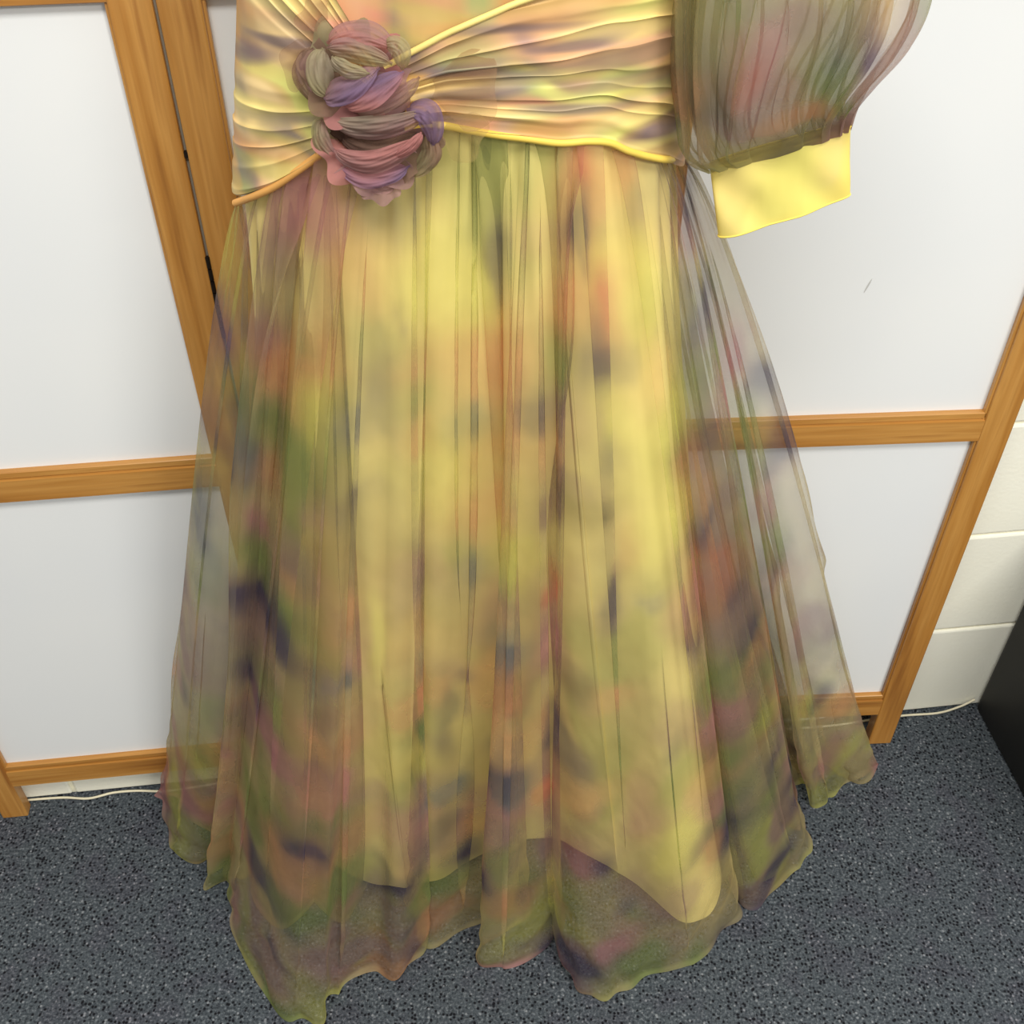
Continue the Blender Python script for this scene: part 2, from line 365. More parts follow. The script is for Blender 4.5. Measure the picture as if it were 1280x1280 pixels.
# --- print: watercolour patches on the cloth, placed as points of the garment
PAL = {'N': (100, 92, 114), 'V': (134, 114, 146), 'M': (178, 150, 138), 'P': (204, 152, 150), 'C': (224, 172, 130), 'R': (220, 142, 120),
       'G': (158, 170, 108), 'Y': (224, 222, 126), 'O': (180, 166, 124), 'D': (130, 118, 98), 'A': (246, 214, 154), 'B': (138, 140, 138)}
SK = """466,452,18,30,N 482,488,15,25,N 515,498,22,18,G 453,420,20,22,G 522,541,20,20,C 400,449,28,22,C 394,249,16,30,P 470,340,24,26,C
450,226,10,22,B 508,383,6,16,N 580,367,40,34,Y 594,282,18,22,G 515,462,22,12,C 450,521,18,12,B 490,511,22,12,B 397,505,22,28,Y 355,560,26,34,G
348,478,28,22,C 276,440,10,34,V 299,577,14,38,B 289,511,14,26,G 627,315,8,26,N 633,357,6,20,N 604,587,20,18,C 584,547,18,14,B
725,279,7,20,N 734,305,5,20,N 760,370,18,34,R 705,377,20,32,C 744,452,22,18,N 779,449,8,14,N 675,528,20,14,N 783,528,14,24,Y 708,518,18,14,M
813,479,26,30,A 885,561,22,20,N 928,495,20,34,P 882,479,22,26,G 879,413,16,26,N 892,426,20,10,M 872,226,14,34,N 869,580,10,14,R 716,195,10,20,R
289,792,16,16,N 322,792,16,18,N 351,789,16,20,N 296,904,20,26,N 345,943,26,18,P 394,900,24,24,C 351,894,26,24,G 332,615,18,24,C 315,697,18,22,P
306,730,18,20,G 371,622,28,34,G 424,746,24,22,C 368,684,22,16,M 505,736,26,22,M 594,736,26,20,B 568,710,12,16,G 600,661,30,20,C 637,710,28,22,Y
630,828,24,20,B 522,887,30,16,C 555,917,16,20,N 627,871,24,20,C 420,832,18,12,B 315,835,30,20,M 397,622,14,18,P 587,881,12,8,N 600,917,10,18,C
610,678,26,18,C 646,707,24,18,Y 731,635,34,22,D 721,596,24,16,M 764,750,12,26,N 813,756,18,10,B 784,697,14,24,C 823,678,26,36,Y 875,635,14,20,C
889,684,6,26,N 892,717,18,14,R 928,743,30,24,R 947,714,20,30,G 977,694,12,18,P 882,802,20,16,C 928,779,14,18,N 869,819,12,20,N 928,819,34,24,M
915,894,24,24,G 931,943,28,18,P 944,842,16,22,N 993,822,12,22,P 970,917,28,22,G 685,819,16,30,P 725,848,20,16,D 770,871,26,14,C 695,753,8,16,R
692,930,14,22,N 656,937,22,16,C 685,648,10,18,M 521,886,24,14,C 610,903,14,22,C 528,926,28,18,G 633,991,24,18,N 695,935,14,18,N 649,942,28,18,A
551,1024,26,18,B 616,1057,30,24,M 587,1122,24,20,N 541,1152,36,16,G 498,1155,16,26,M 466,1112,14,24,N 433,1090,24,26,G 420,968,28,26,P
721,958,14,24,N 728,991,20,20,C 721,1063,18,26,P 682,1017,10,20,R 688,1090,10,24,M 767,1175,20,16,P 721,1204,26,24,N 800,1207,30,18,G
341,935,22,20,P 387,1030,24,18,N 354,1060,26,18,C 302,1044,20,24,G 321,1109,24,18,N 292,1090,10,20,C 361,1237,28,24,G 341,1188,24,22,M
390,1263,14,18,V 410,968,20,20,C 380,1112,30,22,G 911,942,36,18,P 905,971,22,10,D 928,998,24,16,G 895,998,16,22,C 983,1027,16,20,N 1006,1053,8,16,P
924,1090,20,30,N 977,1070,24,20,G 1023,912,16,26,P 1075,935,24,20,B 1036,988,16,10,P 898,1109,8,20,C 240,800,24,26,G 228,720,20,26,B 222,890,20,26,M
236,660,18,30,B 250,970,22,20,G 225,1030,18,24,G 262,1000,14,26,P 268,1095,16,16,P 985,780,20,30,G 1010,850,18,30,O 955,650,22,26,G 1050,930,14,20,G
940,590,22,20,G 925,640,20,22,M 640,1000,18,20,B 850,1000,22,30,G 800,900,24,24,O 760,930,20,30,G 560,780,26,30,O 480,650,26,30,O 470,800,10,40,Y
560,600,36,40,Y 545,330,36,40,Y 640,450,16,40,C 830,560,30,40,Y 690,450,16,30,G 800,380,20,40,Y 440,680,22,30,O 380,760,30,24,G 410,1160,30,24,M 850,1080,24,36,Y"""
BD = """658,37,24,11,N 574,87,30,8,N 638,112,34,10,G 664,132,48,8,R 627,117,14,5,N 658,152,22,7,M 773,138,26,7,N 709,73,60,6,D 737,45,80,14,C
759,160,24,8,Y 830,166,36,10,N 582,59,30,12,G 610,45,26,14,C 832,96,25,6,N 793,14,50,12,Y 720,140,18,18,C 700,20,40,10,C 800,60,40,10,C 600,130,30,12,C
760,110,30,8,Y 820,120,25,7,A 700,100,40,8,Y 780,85,30,7,G 315,69,20,8,N 320,90,26,9,Y 354,98,22,9,Y 346,35,30,16,A 309,43,14,10,D 381,175,22,9,N
304,202,12,12,N 325,160,24,9,A 354,170,16,8,D 304,226,8,16,G 381,127,12,18,Y 306,127,10,10,D 407,21,16,12,R 503,48,14,18,N 476,32,18,12,R 330,5,30,10,D
440,5,30,18,C 540,15,20,20,C 590,5,14,10,G 330,130,30,10,A 345,200,26,10,A 350,60,20,12,A 330,220,20,8,C"""
def blobs(txt, fn):
    out = []
    for e in txt.split():
        x, y, rx, ry, c = e.split(','); x, y, rx, ry = map(float, (x, y, rx, ry))
        p = fn(x, y); depth = p[1] * CP + (CH - p[2]) * SP; k = depth / F
        foresh = max(0.35, CP)                # vertical cloth seen from above is shortened
        out.append((p, rx * k * 1.15, ry * k / foresh * 1.15, lin(PAL[c]), 1.75 if c in 'NVDB' else 1.45 if c in 'MPRC' else 1.3 if c in 'GO' else 1.0))
    return out
SKB = blobs(SK, on_skirt); BDB = blobs(BD, on_body)
def noise3(P, seed, f):
    r = np.random.default_rng(seed); y = np.zeros(P.shape[:-1])
    for k in range(7):
        d = r.normal(size=3); d[2] *= 0.55; d *= f * (0.7 + 0.22 * k) / np.linalg.norm(d)
        y += np.sin(P @ d + r.random() * 6.28 + 1.3 * np.sin(P @ (r.normal(size=3) * f * .5)))
    return y / 2.6
def print_colors(P, B, base, depth_r, mix=1.0, bg=True, bgseed=3, bgk=.6):
    """base colour, soft random patches, then the placed patches; alpha = dye density"""
    sh = P.shape[:-1]; Q = P.reshape(-1, 3)
    C = np.tile(lin(base), (len(Q), 1)); A = np.ones(len(Q))
    if bg:
        for i, (c, f, th, a) in enumerate([('G', 26, .15, 1.3), ('C', 24, .25, 1.25), ('Y', 22, .45, .95), ('M', 28, .25, 1.3), ('N', 30, .65, 1.5), ('P', 29, .6, 1.3)]):
            w = np.clip((noise3(Q, bgseed * 10 + i, f) - th) / 0.9, 0, 1)[:, None] * bgk
            C = C * (1 - w) + lin(PAL[c]) * w; A = A * (1 - w[:, 0]) + a * w[:, 0]
    W = np.zeros(len(Q)); acc = np.zeros((len(Q), 3)); aa = np.zeros(len(Q))
    jx = noise3(Q, 77, 60) * .006; jz = noise3(Q, 78, 60) * .008
    for p, rx, rz, c, a in B:
        g = np.exp(-(((Q[:, 0] - p[0] + jx) / rx) ** 2 + ((Q[:, 2] - p[2] + jz) / rz) ** 2 + ((Q[:, 1] - p[1]) / depth_r) ** 2) * 1.0)
        g = g ** 0.9; W += g; acc += g[:, None] * c; aa += g * a
    w = np.clip(W * 1.4, 0, 1) * mix; Wn = np.maximum(W, 1e-6)
    C = C * (1 - w[:, None]) + acc / Wn[:, None] * w[:, None]; A = A * (1 - w) + aa / Wn * w
    return np.concatenate([C, A[:, None]], 1).reshape(sh + (4,))

# --- waist seam (front) and the whole waist loop
SEAM = [(298, 252), (320, 243), (345, 231), (370, 214), (395, 196), (420, 180), (450, 168), (500, 160), (545, 155), (580, 160), (620, 167), (660, 172),
        (700, 177), (735, 175), (762, 177), (785, 187), (810, 194), (835, 198), (857, 196)]
seam = np.array([on_body(x, y) for x, y in SEAM])
seam[0, 0] = XL + .001; seam[-1, 0] = XR - .001
seam_f = catmull(seam, 14)
zl, zr = seam[0, 2], seam[-1, 2]
an = np.linspace(0, PI, 120)[1:-1]
back = np.stack([BXC + BXW * np.cos(an), BYC + BYD * np.sin(an) ** 0.9, zr + (zl - zr) * (1 - np.cos(an)) / 2], 1)
def arc(P):
    d = np.r_[0, np.cumsum(np.linalg.norm(np.diff(P, axis=0), axis=1))]; return d / d[-1]
front_a, back_a = arc(seam_f), arc(np.vstack([seam_f[-1], back, seam_f[0]]))
backL = np.vstack([seam_f[-1], back, seam_f[0]])
def waist(u):                                # 0..1 front left->right, 1..2 back right->left
    u = np.asarray(u, float) % 2.0; out = np.zeros(u.shape + (3,))
    for k in range(3):
        out[..., k] = np.where(u <= 1, np.interp(u, front_a, seam_f[:, k]), np.interp(u - 1, back_a, backL[:, k]))
    return out

def screen_front(x):                         # nearest screen face, so cloth never passes through it
    x = np.asarray(x, float)
    return np.where(x < HX, 1.0985 + .119 * x, np.where(x < .144, HY + (x - HX) * .127, 1.119 + (x - .1455) * .0563))

def skirt_sheet(name, keys, mat, per, T, q, amp, laps, lam, seed, base, parent, colors=None, wpow=1.0, bg=True, depth_r=.13, lift=0.0, mixb=1.0, inset=1.0, dens=(1.0, 1.0), bgk=.6, crumple=0.0):
    U = np.array([k[0] for k in keys]); H = np.array([k[1] for k in keys])
    n = len(keys)
    # closed loop: repeat ends for the spline
    Ue = np.r_[U[-2] - 2, U[-1] - 2, U, U[0] + 2, U[1] + 2]; He = np.vstack([H[-2:], H, H[:2]])
    uu, hh = [], []
    for i in range(1, n + 1 + 0 + 1):
        if i + 2 >= len(Ue): break
        p0, p1, p2, p3 = He[i - 1], He[i], He[i + 1], He[i + 2]
        t = (np.arange(per) / per)
        tt = t[:, None]
        hh.append(0.5 * (2 * p1 + (p2 - p0) * tt + (2 * p0 - 5 * p1 + 4 * p2 - p3) * tt ** 2 + (3 * p1 - p0 - 3 * p2 + p3) * tt ** 3))
        uu.append(Ue[i] + (Ue[i + 1] - Ue[i]) * t)
    hh = np.concatenate(hh)[per:]; uu = np.concatenate(uu)[per:]
    hh = hh[:n * per]; uu = uu[:n * per]
    Tn = waist(uu); S = len(uu)
    Tn[:, :2] = np.array((BXC, BYC)) + (Tn[:, :2] - np.array((BXC, BYC))) * inset
    t = np.linspace(0, 1, T) ** 0.92
    w = t ** wpow
    P = np.zeros((S, T, 3))
    P[..., :2] = Tn[:, None, :2] * (1 - w)[None, :, None] + hh[:, None, :2] * w[None, :, None]
    P[..., 2] = hh[:, None, 2] + (Tn[:, None, 2] - hh[:, None, 2]) * ((1 - t) ** q)[None]
    # soft waves plus a number of sharp laps where the sheet doubles over itself
    mid = P[:, T // 2]; seg = np.linalg.norm(np.roll(mid, -1, 0) - mid, axis=1)[:, None]
    L = np.r_[0, np.cumsum(seg[:-1, 0])]
    tot = L[-1] + seg[-1, 0]; nf = max(6, round(tot / lam))
    x = L / tot * 2 * PI; r = np.random.default_rng(seed)
    th = nf * x + 1.6 * (np.sin(3 * x + seed) + np.sin(7 * x + 2 * seed))
    env = 0.55 + 0.45 * np.sin(5 * x + seed * 1.7) * np.sin(11 * x + seed)
    tg = np.roll(P, -1, 0) - np.roll(P, 1, 0); tg = tg[..., :2]
    for _ in range(30): tg = (tg + np.roll(tg, 1, 0) + np.roll(tg, -1, 0)) / 3
    tg /= np.linalg.norm(tg, axis=-1, keepdims=True) + 1e-9
    nr = np.stack([tg[..., 1], -tg[..., 0]], -1)
    wob = th[:, None] + 0.9 * np.sin(2.2 * t[None] * 3 + seed + 3 * x[:, None]) * t[None]
    ga = (0.25 + 0.9 * np.sin(np.clip(t * 1.15, 0, 1) * PI * .5)) * (1 - 0.6 * np.clip((t - .8) / .2, 0, 1))
    dn = amp * env[:, None] * ga[None] * np.sin(wob); dt = np.zeros_like(dn)
    gather = np.clip(1 - t / .22, 0, 1)[None] * np.clip(t / .02, 0, 1)[None]
    dn = dn + gather * .0035 * np.sin(x * round(tot / .045) + 2 * np.sin(9 * x))[:, None] * env[:, None]
    for j in range(laps):
        s0 = (j + r.uniform(.1, .9)) / laps * tot; sg_ = r.uniform(.007, .017); Bt = sg_ * r.uniform(1.5, 2.6)
        drift = r.uniform(-.03, .03); mode = r.random()
        t0 = r.uniform(-.15, .05) if mode < .55 else r.uniform(.1, .5)
        k_ = np.clip((t - t0) / .7, 0, 1.1)
        if mode > .82: k_ = np.clip((r.uniform(.5, .9) - t) / .5, 0, 1)
        sgt = (sg_ * k_ + .0004)[None]; e = np.clip(k_ / .08, 0, 1) * (1 - .5 * np.clip((t - .88) / .12, 0, 1))
        dl = (L[:, None] - s0 - drift * t[None] + tot / 2) % tot - tot / 2
        g = np.exp(-(dl / sgt) ** 2 / 2) * e[None]
        dt -= Bt / sg_ * dl * g; dn += g * .35 * sgt * np.sign(r.uniform(-.3, 1))
    fl_ = np.clip((t - .72) / .28, 0, 1)[None]   # the cloth crumples where it meets the floor
    dn = dn + crumple * fl_ * (np.sin(L[:, None] * 55 + 14 * t[None] + 2 * np.sin(31 * t[None] + L[:, None] * 20)) * np.sin(38 * t[None] + 9 * np.sin(L[:, None] * 17)))
    P[..., :2] += nr * dn[..., None] + tg * dt[..., None]
    P[..., 2] += lift
    # crumple near the floor
    near = np.clip((t - .75) / .25, 0, 1)[None]
    P[..., 2] += near * .004 * (1 + np.sin(9 * th[:, None] * .21 + 20 * t[None])) * .5
    P[..., 2] = np.maximum(P[..., 2], .0035 + lift)
    P[..., 1] = np.minimum(P[..., 1], screen_front(P[..., 0]) - .012)
    if colors is None: colors = print_colors(P, SKB, base, depth_r, mixb, bg, seed, bgk)
    colors[..., 3] *= np.linspace(dens[0], dens[1], T)[None]
    colors[:, -2:, 3] *= 1.7                  # narrow turned hem
    return grid_obj(name, P - DL, mat, parent, closed=True, colors=colors), P

# hem of the outer tulle: front flaps and tucks traced on the floor (u along waist, place)
HEM = """.00,204,975,.045 .02,206,1020,.01 .035,212,1052,0 .05,226,1074,0 .065,252,1081,0 .08,281,1058,0 .095,312,1045,0 .11,290,1075,0 .12,262,1096,0 .13,256,1114,0
.14,275,1108,0 .155,330,1085,0 .165,297,1062,0 .18,279,1074,0 .20,288,1125,0 .22,308,1207,0 .24,344,1260,0 .26,398,1284,0 .275,407,1250,0 .29,435,1232,0 .31,470,1212,0
.33,494,1227,0 .35,515,1208,0 .365,533,1186,0 .375,522,1150,0 .385,508,1130,0 .40,533,1182,0 .43,575,1165,0 .46,640,1138,0 .47,645,1110,0 .48,636,1078,0 .49,650,1105,0
.50,664,1138,0 .51,630,1165,0 .525,603,1190,0 .535,606,1210,0 .555,656,1204,0 .575,690,1177,0 .59,703,1163,0 .60,700,1120,0 .605,692,1175,0 .62,711,1222,0 .635,730,1243,0
.65,756,1248,0 .68,800,1228,0 .71,859,1204,0 .735,898,1176,0 .75,922,1148,0 .76,921,1128,0 .77,914,1108,0 .78,916,1118,0 .79,922,1133,0 .80,942,1136,0 .82,965,1116,0
.85,1009,1075,0 .86,1012,1056,0 .875,992,1003,0 .885,973,962,0 .90,985,973,0 .91,1010,979,0 .918,1008,940,0 .93,1013,998,0 .945,1024,1004,0 .965,1060,982,0 1.0,1098,955,.002"""
keys = [(float(a) ** .8, on_floor(float(x), float(y), float(z))) for a, x, y, z in (e.split(',') for e in HEM.split())]
nb = 26
for i in range(1, nb):
    f = i / nb; x = .62 + (-.55 - .62) * f
    Y = float(screen_front(x)) - .035 - .045 * (.5 + .5 * math.sin(i * 2.4)) - .03 * math.sin(PI * f)
    keys.append((1 + f * .99, np.array((x + .012 * math.sin(i * 1.7), Y, .004))))
outer, PO = skirt_sheet('tulle_overskirt', keys, M['tulle'], 20, 96, 1.10, .006, 46, .11, 2, (212, 196, 146), dress, wpow=.87, dens=(.62, 1.25), bgk=.95, crumple=.006)

# net petticoat under the lining: shows at both sides of it
PET = """.00,296,990 .03,284,1040 .06,300,1100 .09,345,1060 .12,318,1120 .15,352,1162 .18,395,1120 .21,372,1100 .24,420,1150 .27,455,1110 .32,500,1010 .40,580,1000 .50,650,1000
.60,740,1000 .70,830,1000 .76,880,1040 .80,905,1100 .83,930,1120 .85,920,1060 .87,950,1100 .89,985,1070 .91,960,1020 .93,1000,1040 .95,985,990 .97,970,955 1.0,1010,965"""
ik = [(float(a), on_floor(float(x), float(y), .008)) for a, x, y in (e.split(',') for e in PET.split())]
for i in range(1, 22):
    f = i / 22; x = .55 - 1.02 * f
    ik.append((1 + .99 * f, np.array((x, float(screen_front(x)) - .06 - .03 * math.sin(i * 2.3), .010))))
inner, PI_ = skirt_sheet('petticoat', ik, M['tulle_inner'], 20, 80, 1.06, .006, 34, .10, 5, (182, 174, 138), dress, mixb=.6, inset=.93, wpow=1.08, dens=(.55, 1.0))
# lining: yellow satin
LIN = """.00,335,965,.05 .08,365,1035,.05 .16,425,1095,.05 .24,478,1117,.05 .33,545,1110,.05 .40,585,1086,.05 .46,640,1062,.05 .52,690,1058,.05 .60,742,1082,.05 .70,792,1112,.05
.80,848,1160,.045 .87,880,1158,.045 .93,902,1128,.05 .98,900,1060,.05"""
lk = [(float(a), on_floor(float(x), float(y), float(z))) for a, x, y, z in (e.split(',') for e in LIN.split())]
for i in range(12):
    f = i / 12; lk.append((1.02 + f * .94, np.array((.33 - .66 * f, .985 + .02 * math.sin(i * 2.2), .05))))
lk = [(u, h + np.array((0, .012, 0))) for u, h in lk]
lining, PL = skirt_sheet('lining_skirt', lk, M['satin'], 20, 80, 1.0, .004, 5, .16, 9, (250, 230, 146), dress, wpow=1.15, inset=.965, bg=False, depth_r=.2, mixb=.12)

# --- bodice: base tube with the ruched drapes laid over it
def ztop_at(x): return 1.52
def seam_z(x):
    return np.interp(x, seam_f[:, 0], seam_f[:, 2])
S, T = 160, 60
an = np.linspace(0, 2 * PI, S, endpoint=False)
bx = BXC + BXW * np.sign(np.cos(an)) * np.abs(np.cos(an)) ** 0.9
P = np.zeros((S, T, 3)); tt = np.linspace(0, 1, T)
for i in range(S):
    sg = -1 if math.sin(an[i]) >= 0 else 1
    f = (bx[i] - BXC) / BXW
    zb = float(seam_z(bx[i])) if sg < 0 else zr
    zz = zb + (1.50 - zb) * tt; l, r = side_x(zz)
    P[i, :, 0] = (l + r) / 2 + f * (r - l) / 2
    P[i, :, 1] = body_y(P[i, :, 0], sg, 0, zz)
    P[i, :, 2] = zz
def bodice_colors(P, base, seed):
    """streaky print: colour runs along the pleats"""
    C = print_colors(P, BDB, base, .09, .9, False)
    Q = np.stack([P[..., 0] * .22, P[..., 1] * 0, P[..., 2] * 1.8], -1)
    for i, (c, f, th, k) in enumerate([((196, 184, 96), 90, .2, .55), ((214, 150, 100), 80, .3, .5), ((156, 128, 104), 110, .35, .65), ((246, 222, 140), 100, .3, .6), ((112, 98, 104), 120, .55, .7)]):
        w = np.clip((noise3(Q, seed * 7 + i, f) - th) / .8, 0, 1)[..., None] * k
        C[..., :3] = C[..., :3] * (1 - w) + lin(c) * w
    return C
bc = bodice_colors(P, (196, 150, 92), 4)
bod = grid_obj('bodice', P - DL, M['satin'], dress, closed=True, colors=bc)

ROS = on_body(470, 130)
def drape(fa, fb, zlo, zhi, npl, seed, off, qp=1.0, amp=.0056, S=170, T=170):
    """pleats that run sideways and gather towards the rosette; fa..fb = fraction of the width"""
    f = np.linspace(fa, fb, S); x = XL + (XR - XL) * f; q = np.linspace(0, 1, T)
    lo = zlo(x); hi = zhi(x)
    Z = lo[:, None] + (hi - lo)[:, None] * q[None] ** qp
    l, r = side_x(Z); X = l + f[:, None] * (r - l)
    xx = x[:, None]; qq = q[None]
    ph = npl * 2 * PI * qq + 1.5 * np.sin(qq * 9 + xx * 9 + seed) + 1.1 * np.sin(qq * 4 - xx * 17) + .8 * np.sin(xx * 26 + qq * 16 + seed)
    sharp = (0.5 + 0.5 * np.sin(ph)) ** 1.3
    en = np.clip(.45 + .45 * np.sin(qq * 7.3 + seed + 3 * xx) + .35 * np.sin(qq * 17 - 9 * xx + seed), .05, 1)
    ridge = sharp * en * .75 + (0.5 + .5 * np.sin(ph * .41 + 2 + 8 * xx)) ** 2 * .5
    d = off + amp * ridge * (0.8 + .2 * np.sin(xx * 31 + seed))
    P = np.stack([X, body_y(X, -1, 0, Z) - d, Z + .003 * np.sin(ph + 1.2) * en], -1)
    return P
def wrap_edge(x):                            # lower edge of the crossing neckline
    pts = np.array([on_body(a, b_) for a, b_ in [(470, 85), (505, 64), (560, 35), (600, 18), (640, 2), (700, -16), (760, -36), (820, -60), (858, -78)]])
    l, r = side_x(pts[:, 2]); return np.interp(x, XL + (pts[:, 0] - l) / (r - l) * (XR - XL), pts[:, 2])
x_ros = float(ROS[0])
FR = (on_body(470, 130)[0] - XL) / (XR - XL)
PR = drape(FR, .9985, lambda x: seam_z(x) + .002, wrap_edge, 11, 3, .004, 1.25, .0050)
o = grid_obj('drape', PR - DL, M['satin'], dress, colors=bodice_colors(PR, (200, 160, 94), 5))
pts = PR[::6, -1] + np.array((0, -.001, 0))
tube('drape_edge', pts - DL, .0024, M['satin'], dress, 8, colors=np.tile(np.r_[lin((240, 214, 130)), 1], (len(pts), 1)))
PLf = drape(.0015, FR, lambda x: seam_z(x) + .002,
            lambda x: np.interp(x, [XL, XL + (XR - XL) * .2, XL + (XR - XL) * FR], [1.47, 1.36, 1.285]), 15, 8, .004, 1.0, .0042)
grid_obj('drape', PLf - DL, M['satin'], dress, colors=bodice_colors(PLf, (202, 160, 96), 6))
# piping along the waist seam
pp = seam_f + np.array((0, -.0045, .001))
pc = np.tile(np.r_[lin((240, 206, 92)), 1], (len(pp), 1)); lft = pp[:, 0] < x_ros
pc[lft, :3] = lin((226, 166, 90))
tube('waist_piping', pp - DL, np.where(lft, .0032, .0030), M['satin'], dress, 10, colors=pc)

# --- rosette of gathered tulle
rosc = on_body(458, 130)
ros = bpy.data.objects.new('rosette', None)
NRM = np.array((0, -.93, .37)); RT = np.array((1.0, 0, 0)); UPV = np.cross(RT, NRM) * -1
UPV = np.array((0, .37, .93))
def petal(name, c, phi0, dphi, r0, r1, h, fr, colr, colr2, parent, seed, sx=1.0, sy=1.0, tilt=0.0, curl=.25, mat=None):
    r = np.random.default_rng(seed); S, T = 34, 14
    a = np.linspace(-1, 1, S)[:, None]; b_ = np.linspace(0, 1, T)[None]
    ph = phi0 + a * dphi
    edge = (1 - .30 * a ** 6)
    rad = r0 + (r1 - r0) * b_ * edge + fr * b_ * np.sin(a * (5 + 3 * r.random()) + r.random() * 6) + curl * (r1 - r0) * b_ ** 3
    hh = h * np.sin(b_ * PI * .62) * edge + fr * .8 * b_ * np.sin(a * (7 + 3 * r.random()) + 2 * b_ + r.random() * 6)
    X = rad * np.cos(ph) * sx; Y = rad * np.sin(ph) * sy
    ct, st = math.cos(tilt), math.sin(tilt)
    P = c + (X * ct - Y * st)[..., None] * RT + (X * st + Y * ct)[..., None] * UPV + hh[..., None] * NRM
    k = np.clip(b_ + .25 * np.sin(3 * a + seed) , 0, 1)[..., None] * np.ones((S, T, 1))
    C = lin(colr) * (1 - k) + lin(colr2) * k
    C = np.concatenate([C, np.ones((S, T, 1))], -1)
    return grid_obj('petal', P - DL, mat or M['tulle_dense'], parent, colors=C)
# a gathered knot carries the petals
kn = bmesh.new(); bmesh.ops.create_icosphere(kn, subdivisions=3, radius=1)
me = bpy.data.meshes.new('rosette')
for v in kn.verts:
    d = np.array(v.co); rip = 1 + .12 * math.sin(9 * math.atan2(d[2], d[0]) + 4 * d[1])
    v.co = rosc - DL + (d[0] * .030 * rip * RT + d[2] * .036 * rip * UPV + d[1] * .006 * NRM) + np.array((0, -.006, 0))
kn.to_mesh(me); kn.free()
set_print(me, np.tile(np.r_[lin((110, 84, 72)), 1], (len(me.vertices), 1)))
ros = link('rosette', me, M['tulle_dense'], dress, True)
ros['label'] = 'mauve and olive rosette of gathered tulle'
MV, PU, OL, PK, BR, GY = (186, 148, 144), (150, 126, 156), (184, 174, 134), (214, 150, 144), (160, 130, 110), (182, 168, 146)
c1 = on_body(446, 92, .008); c2 = on_body(474, 172, .008)
k = 0
for (c, R_, sx, sy, tilt, n, h, cs) in ((c1, .035, 1.0, 1.0, -.5, 5, .004, (MV, PK, OL, BR, PK)), (c2, .040, 1.05, .85, .25, 6, .004, (MV, PU, OL, PK, MV, BR))):
    for j in range(n):
        k += 1
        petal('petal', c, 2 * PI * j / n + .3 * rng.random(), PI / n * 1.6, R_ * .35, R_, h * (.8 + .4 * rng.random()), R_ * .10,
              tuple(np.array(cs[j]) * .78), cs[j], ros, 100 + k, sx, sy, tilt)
def band(a, b_, c, w, grow, colr, colr2, seed):
    """one folded-over strip of tulle, bulging towards the viewer and rolled at its lips"""
    r = np.random.default_rng(seed); S, T = 44, 30; grow = grow + .006
    q = np.linspace(0, 1, S)[:, None]; v = np.linspace(-1, 1, T)[None]
    a, b_, c = (on_body(p[0], p[1], grow) for p in (a, b_, c)); w = w * .00068
    ctl = 2 * b_ - .5 * (a + c)
    cen = (1 - q) ** 2 * a + 2 * q * (1 - q) * ctl + q ** 2 * c
    tg = np.gradient(cen, axis=0); tg /= np.linalg.norm(tg, axis=1)[:, None]
    sd = np.cross(NRM, tg); sd /= np.linalg.norm(sd, axis=1)[:, None]
    taper = (np.sin(np.clip(q * 1.1 - .05, 0, 1) * PI) ** .45) * .85 + .15
    cr = .10 * np.abs(np.sin(q * (4 + 3 * r.random()) + r.random() * 6 + v * .8)) + .03 * np.sin(q * 11 + v * 2 + seed)
    off = v * w * .5 * taper * (1 + cr)
    hh = w * (.30 * (1 - v ** 2) + .30 * v * (1 if seed % 2 else -1)) * taper + w * cr * .8 * (1 - .3 * v ** 2)
    hh = hh - .004 * (np.abs(2 * q - 1) ** 3) + w * .09 * np.abs(np.sin(v * 4.2 + q * 3 + seed)) * taper + w * .05 * np.abs(np.sin(v * 9 - q * 5 + seed))
    P = cen[:, None] + sd[:, None] * off[..., None] + NRM * hh[..., None]
    kk = np.clip(.5 + .5 * v + .3 * np.sin(q * 5 + seed), 0, 1)[..., None]
    C = np.concatenate([lin(colr) * (1 - kk) + lin(colr2) * kk, np.ones((S, T, 1)) * (.78 + .3 * np.abs(np.sin(v * 4.2 + q * 3 + seed)))[..., None]], -1)
    grid_obj('fold', P - DL, M['tulle_dense'], ros, colors=C)
for i, (a, b_, c, w, g, q1, q2) in enumerate([
    ((408, 54), (450, 40), (492, 60), 24, .012, PK, MV), ((392, 60), (382, 95), (402, 128), 28, .008, BR, MV), ((404, 60), (400, 92), (412, 122), 26, .016, OL, GY),
    ((408, 60), (445, 64), (490, 80), 22, .018, OL, MV), ((404, 122), (432, 112), (474, 84), 28, .020, PU, MV), ((414, 70), (432, 86), (462, 92), 16, .026, GY, OL),
    ((430, 133), (465, 118), (505, 90), 26, .022, PK, PU), ((480, 56), (499, 62), (502, 88), 22, .014, GY, OL), ((440, 140), (490, 126), (524, 96), 18, .018, BR, MV),
    ((415, 150), (470, 160), (536, 140), 24, .020, MV, GY), ((508, 138), (537, 145), (540, 184), 26, .016, PU, PU), ((402, 148), (402, 176), (422, 202), 22, .014, OL, MV),
    ((425, 168), (470, 184), (520, 166), 26, .012, (108, 84, 74), BR), ((416, 186), (465, 202), (527, 172), 24, .022, MV, PK), ((420, 202), (465, 219), (512, 206), 26, .014, PU, PK),  # first fold here: shade of the flower's cavity put into its dark brown
    ((532, 165), (537, 195), (512, 220), 22, .010, OL, BR), ((446, 214), (474, 226), (500, 220), 26, .008, MV, PU), ((488, 198), (514, 183), (526, 165), 12, .026, PK, PK)]):
    band(a, b_, c, w, g, q1, q2, 400 + i)
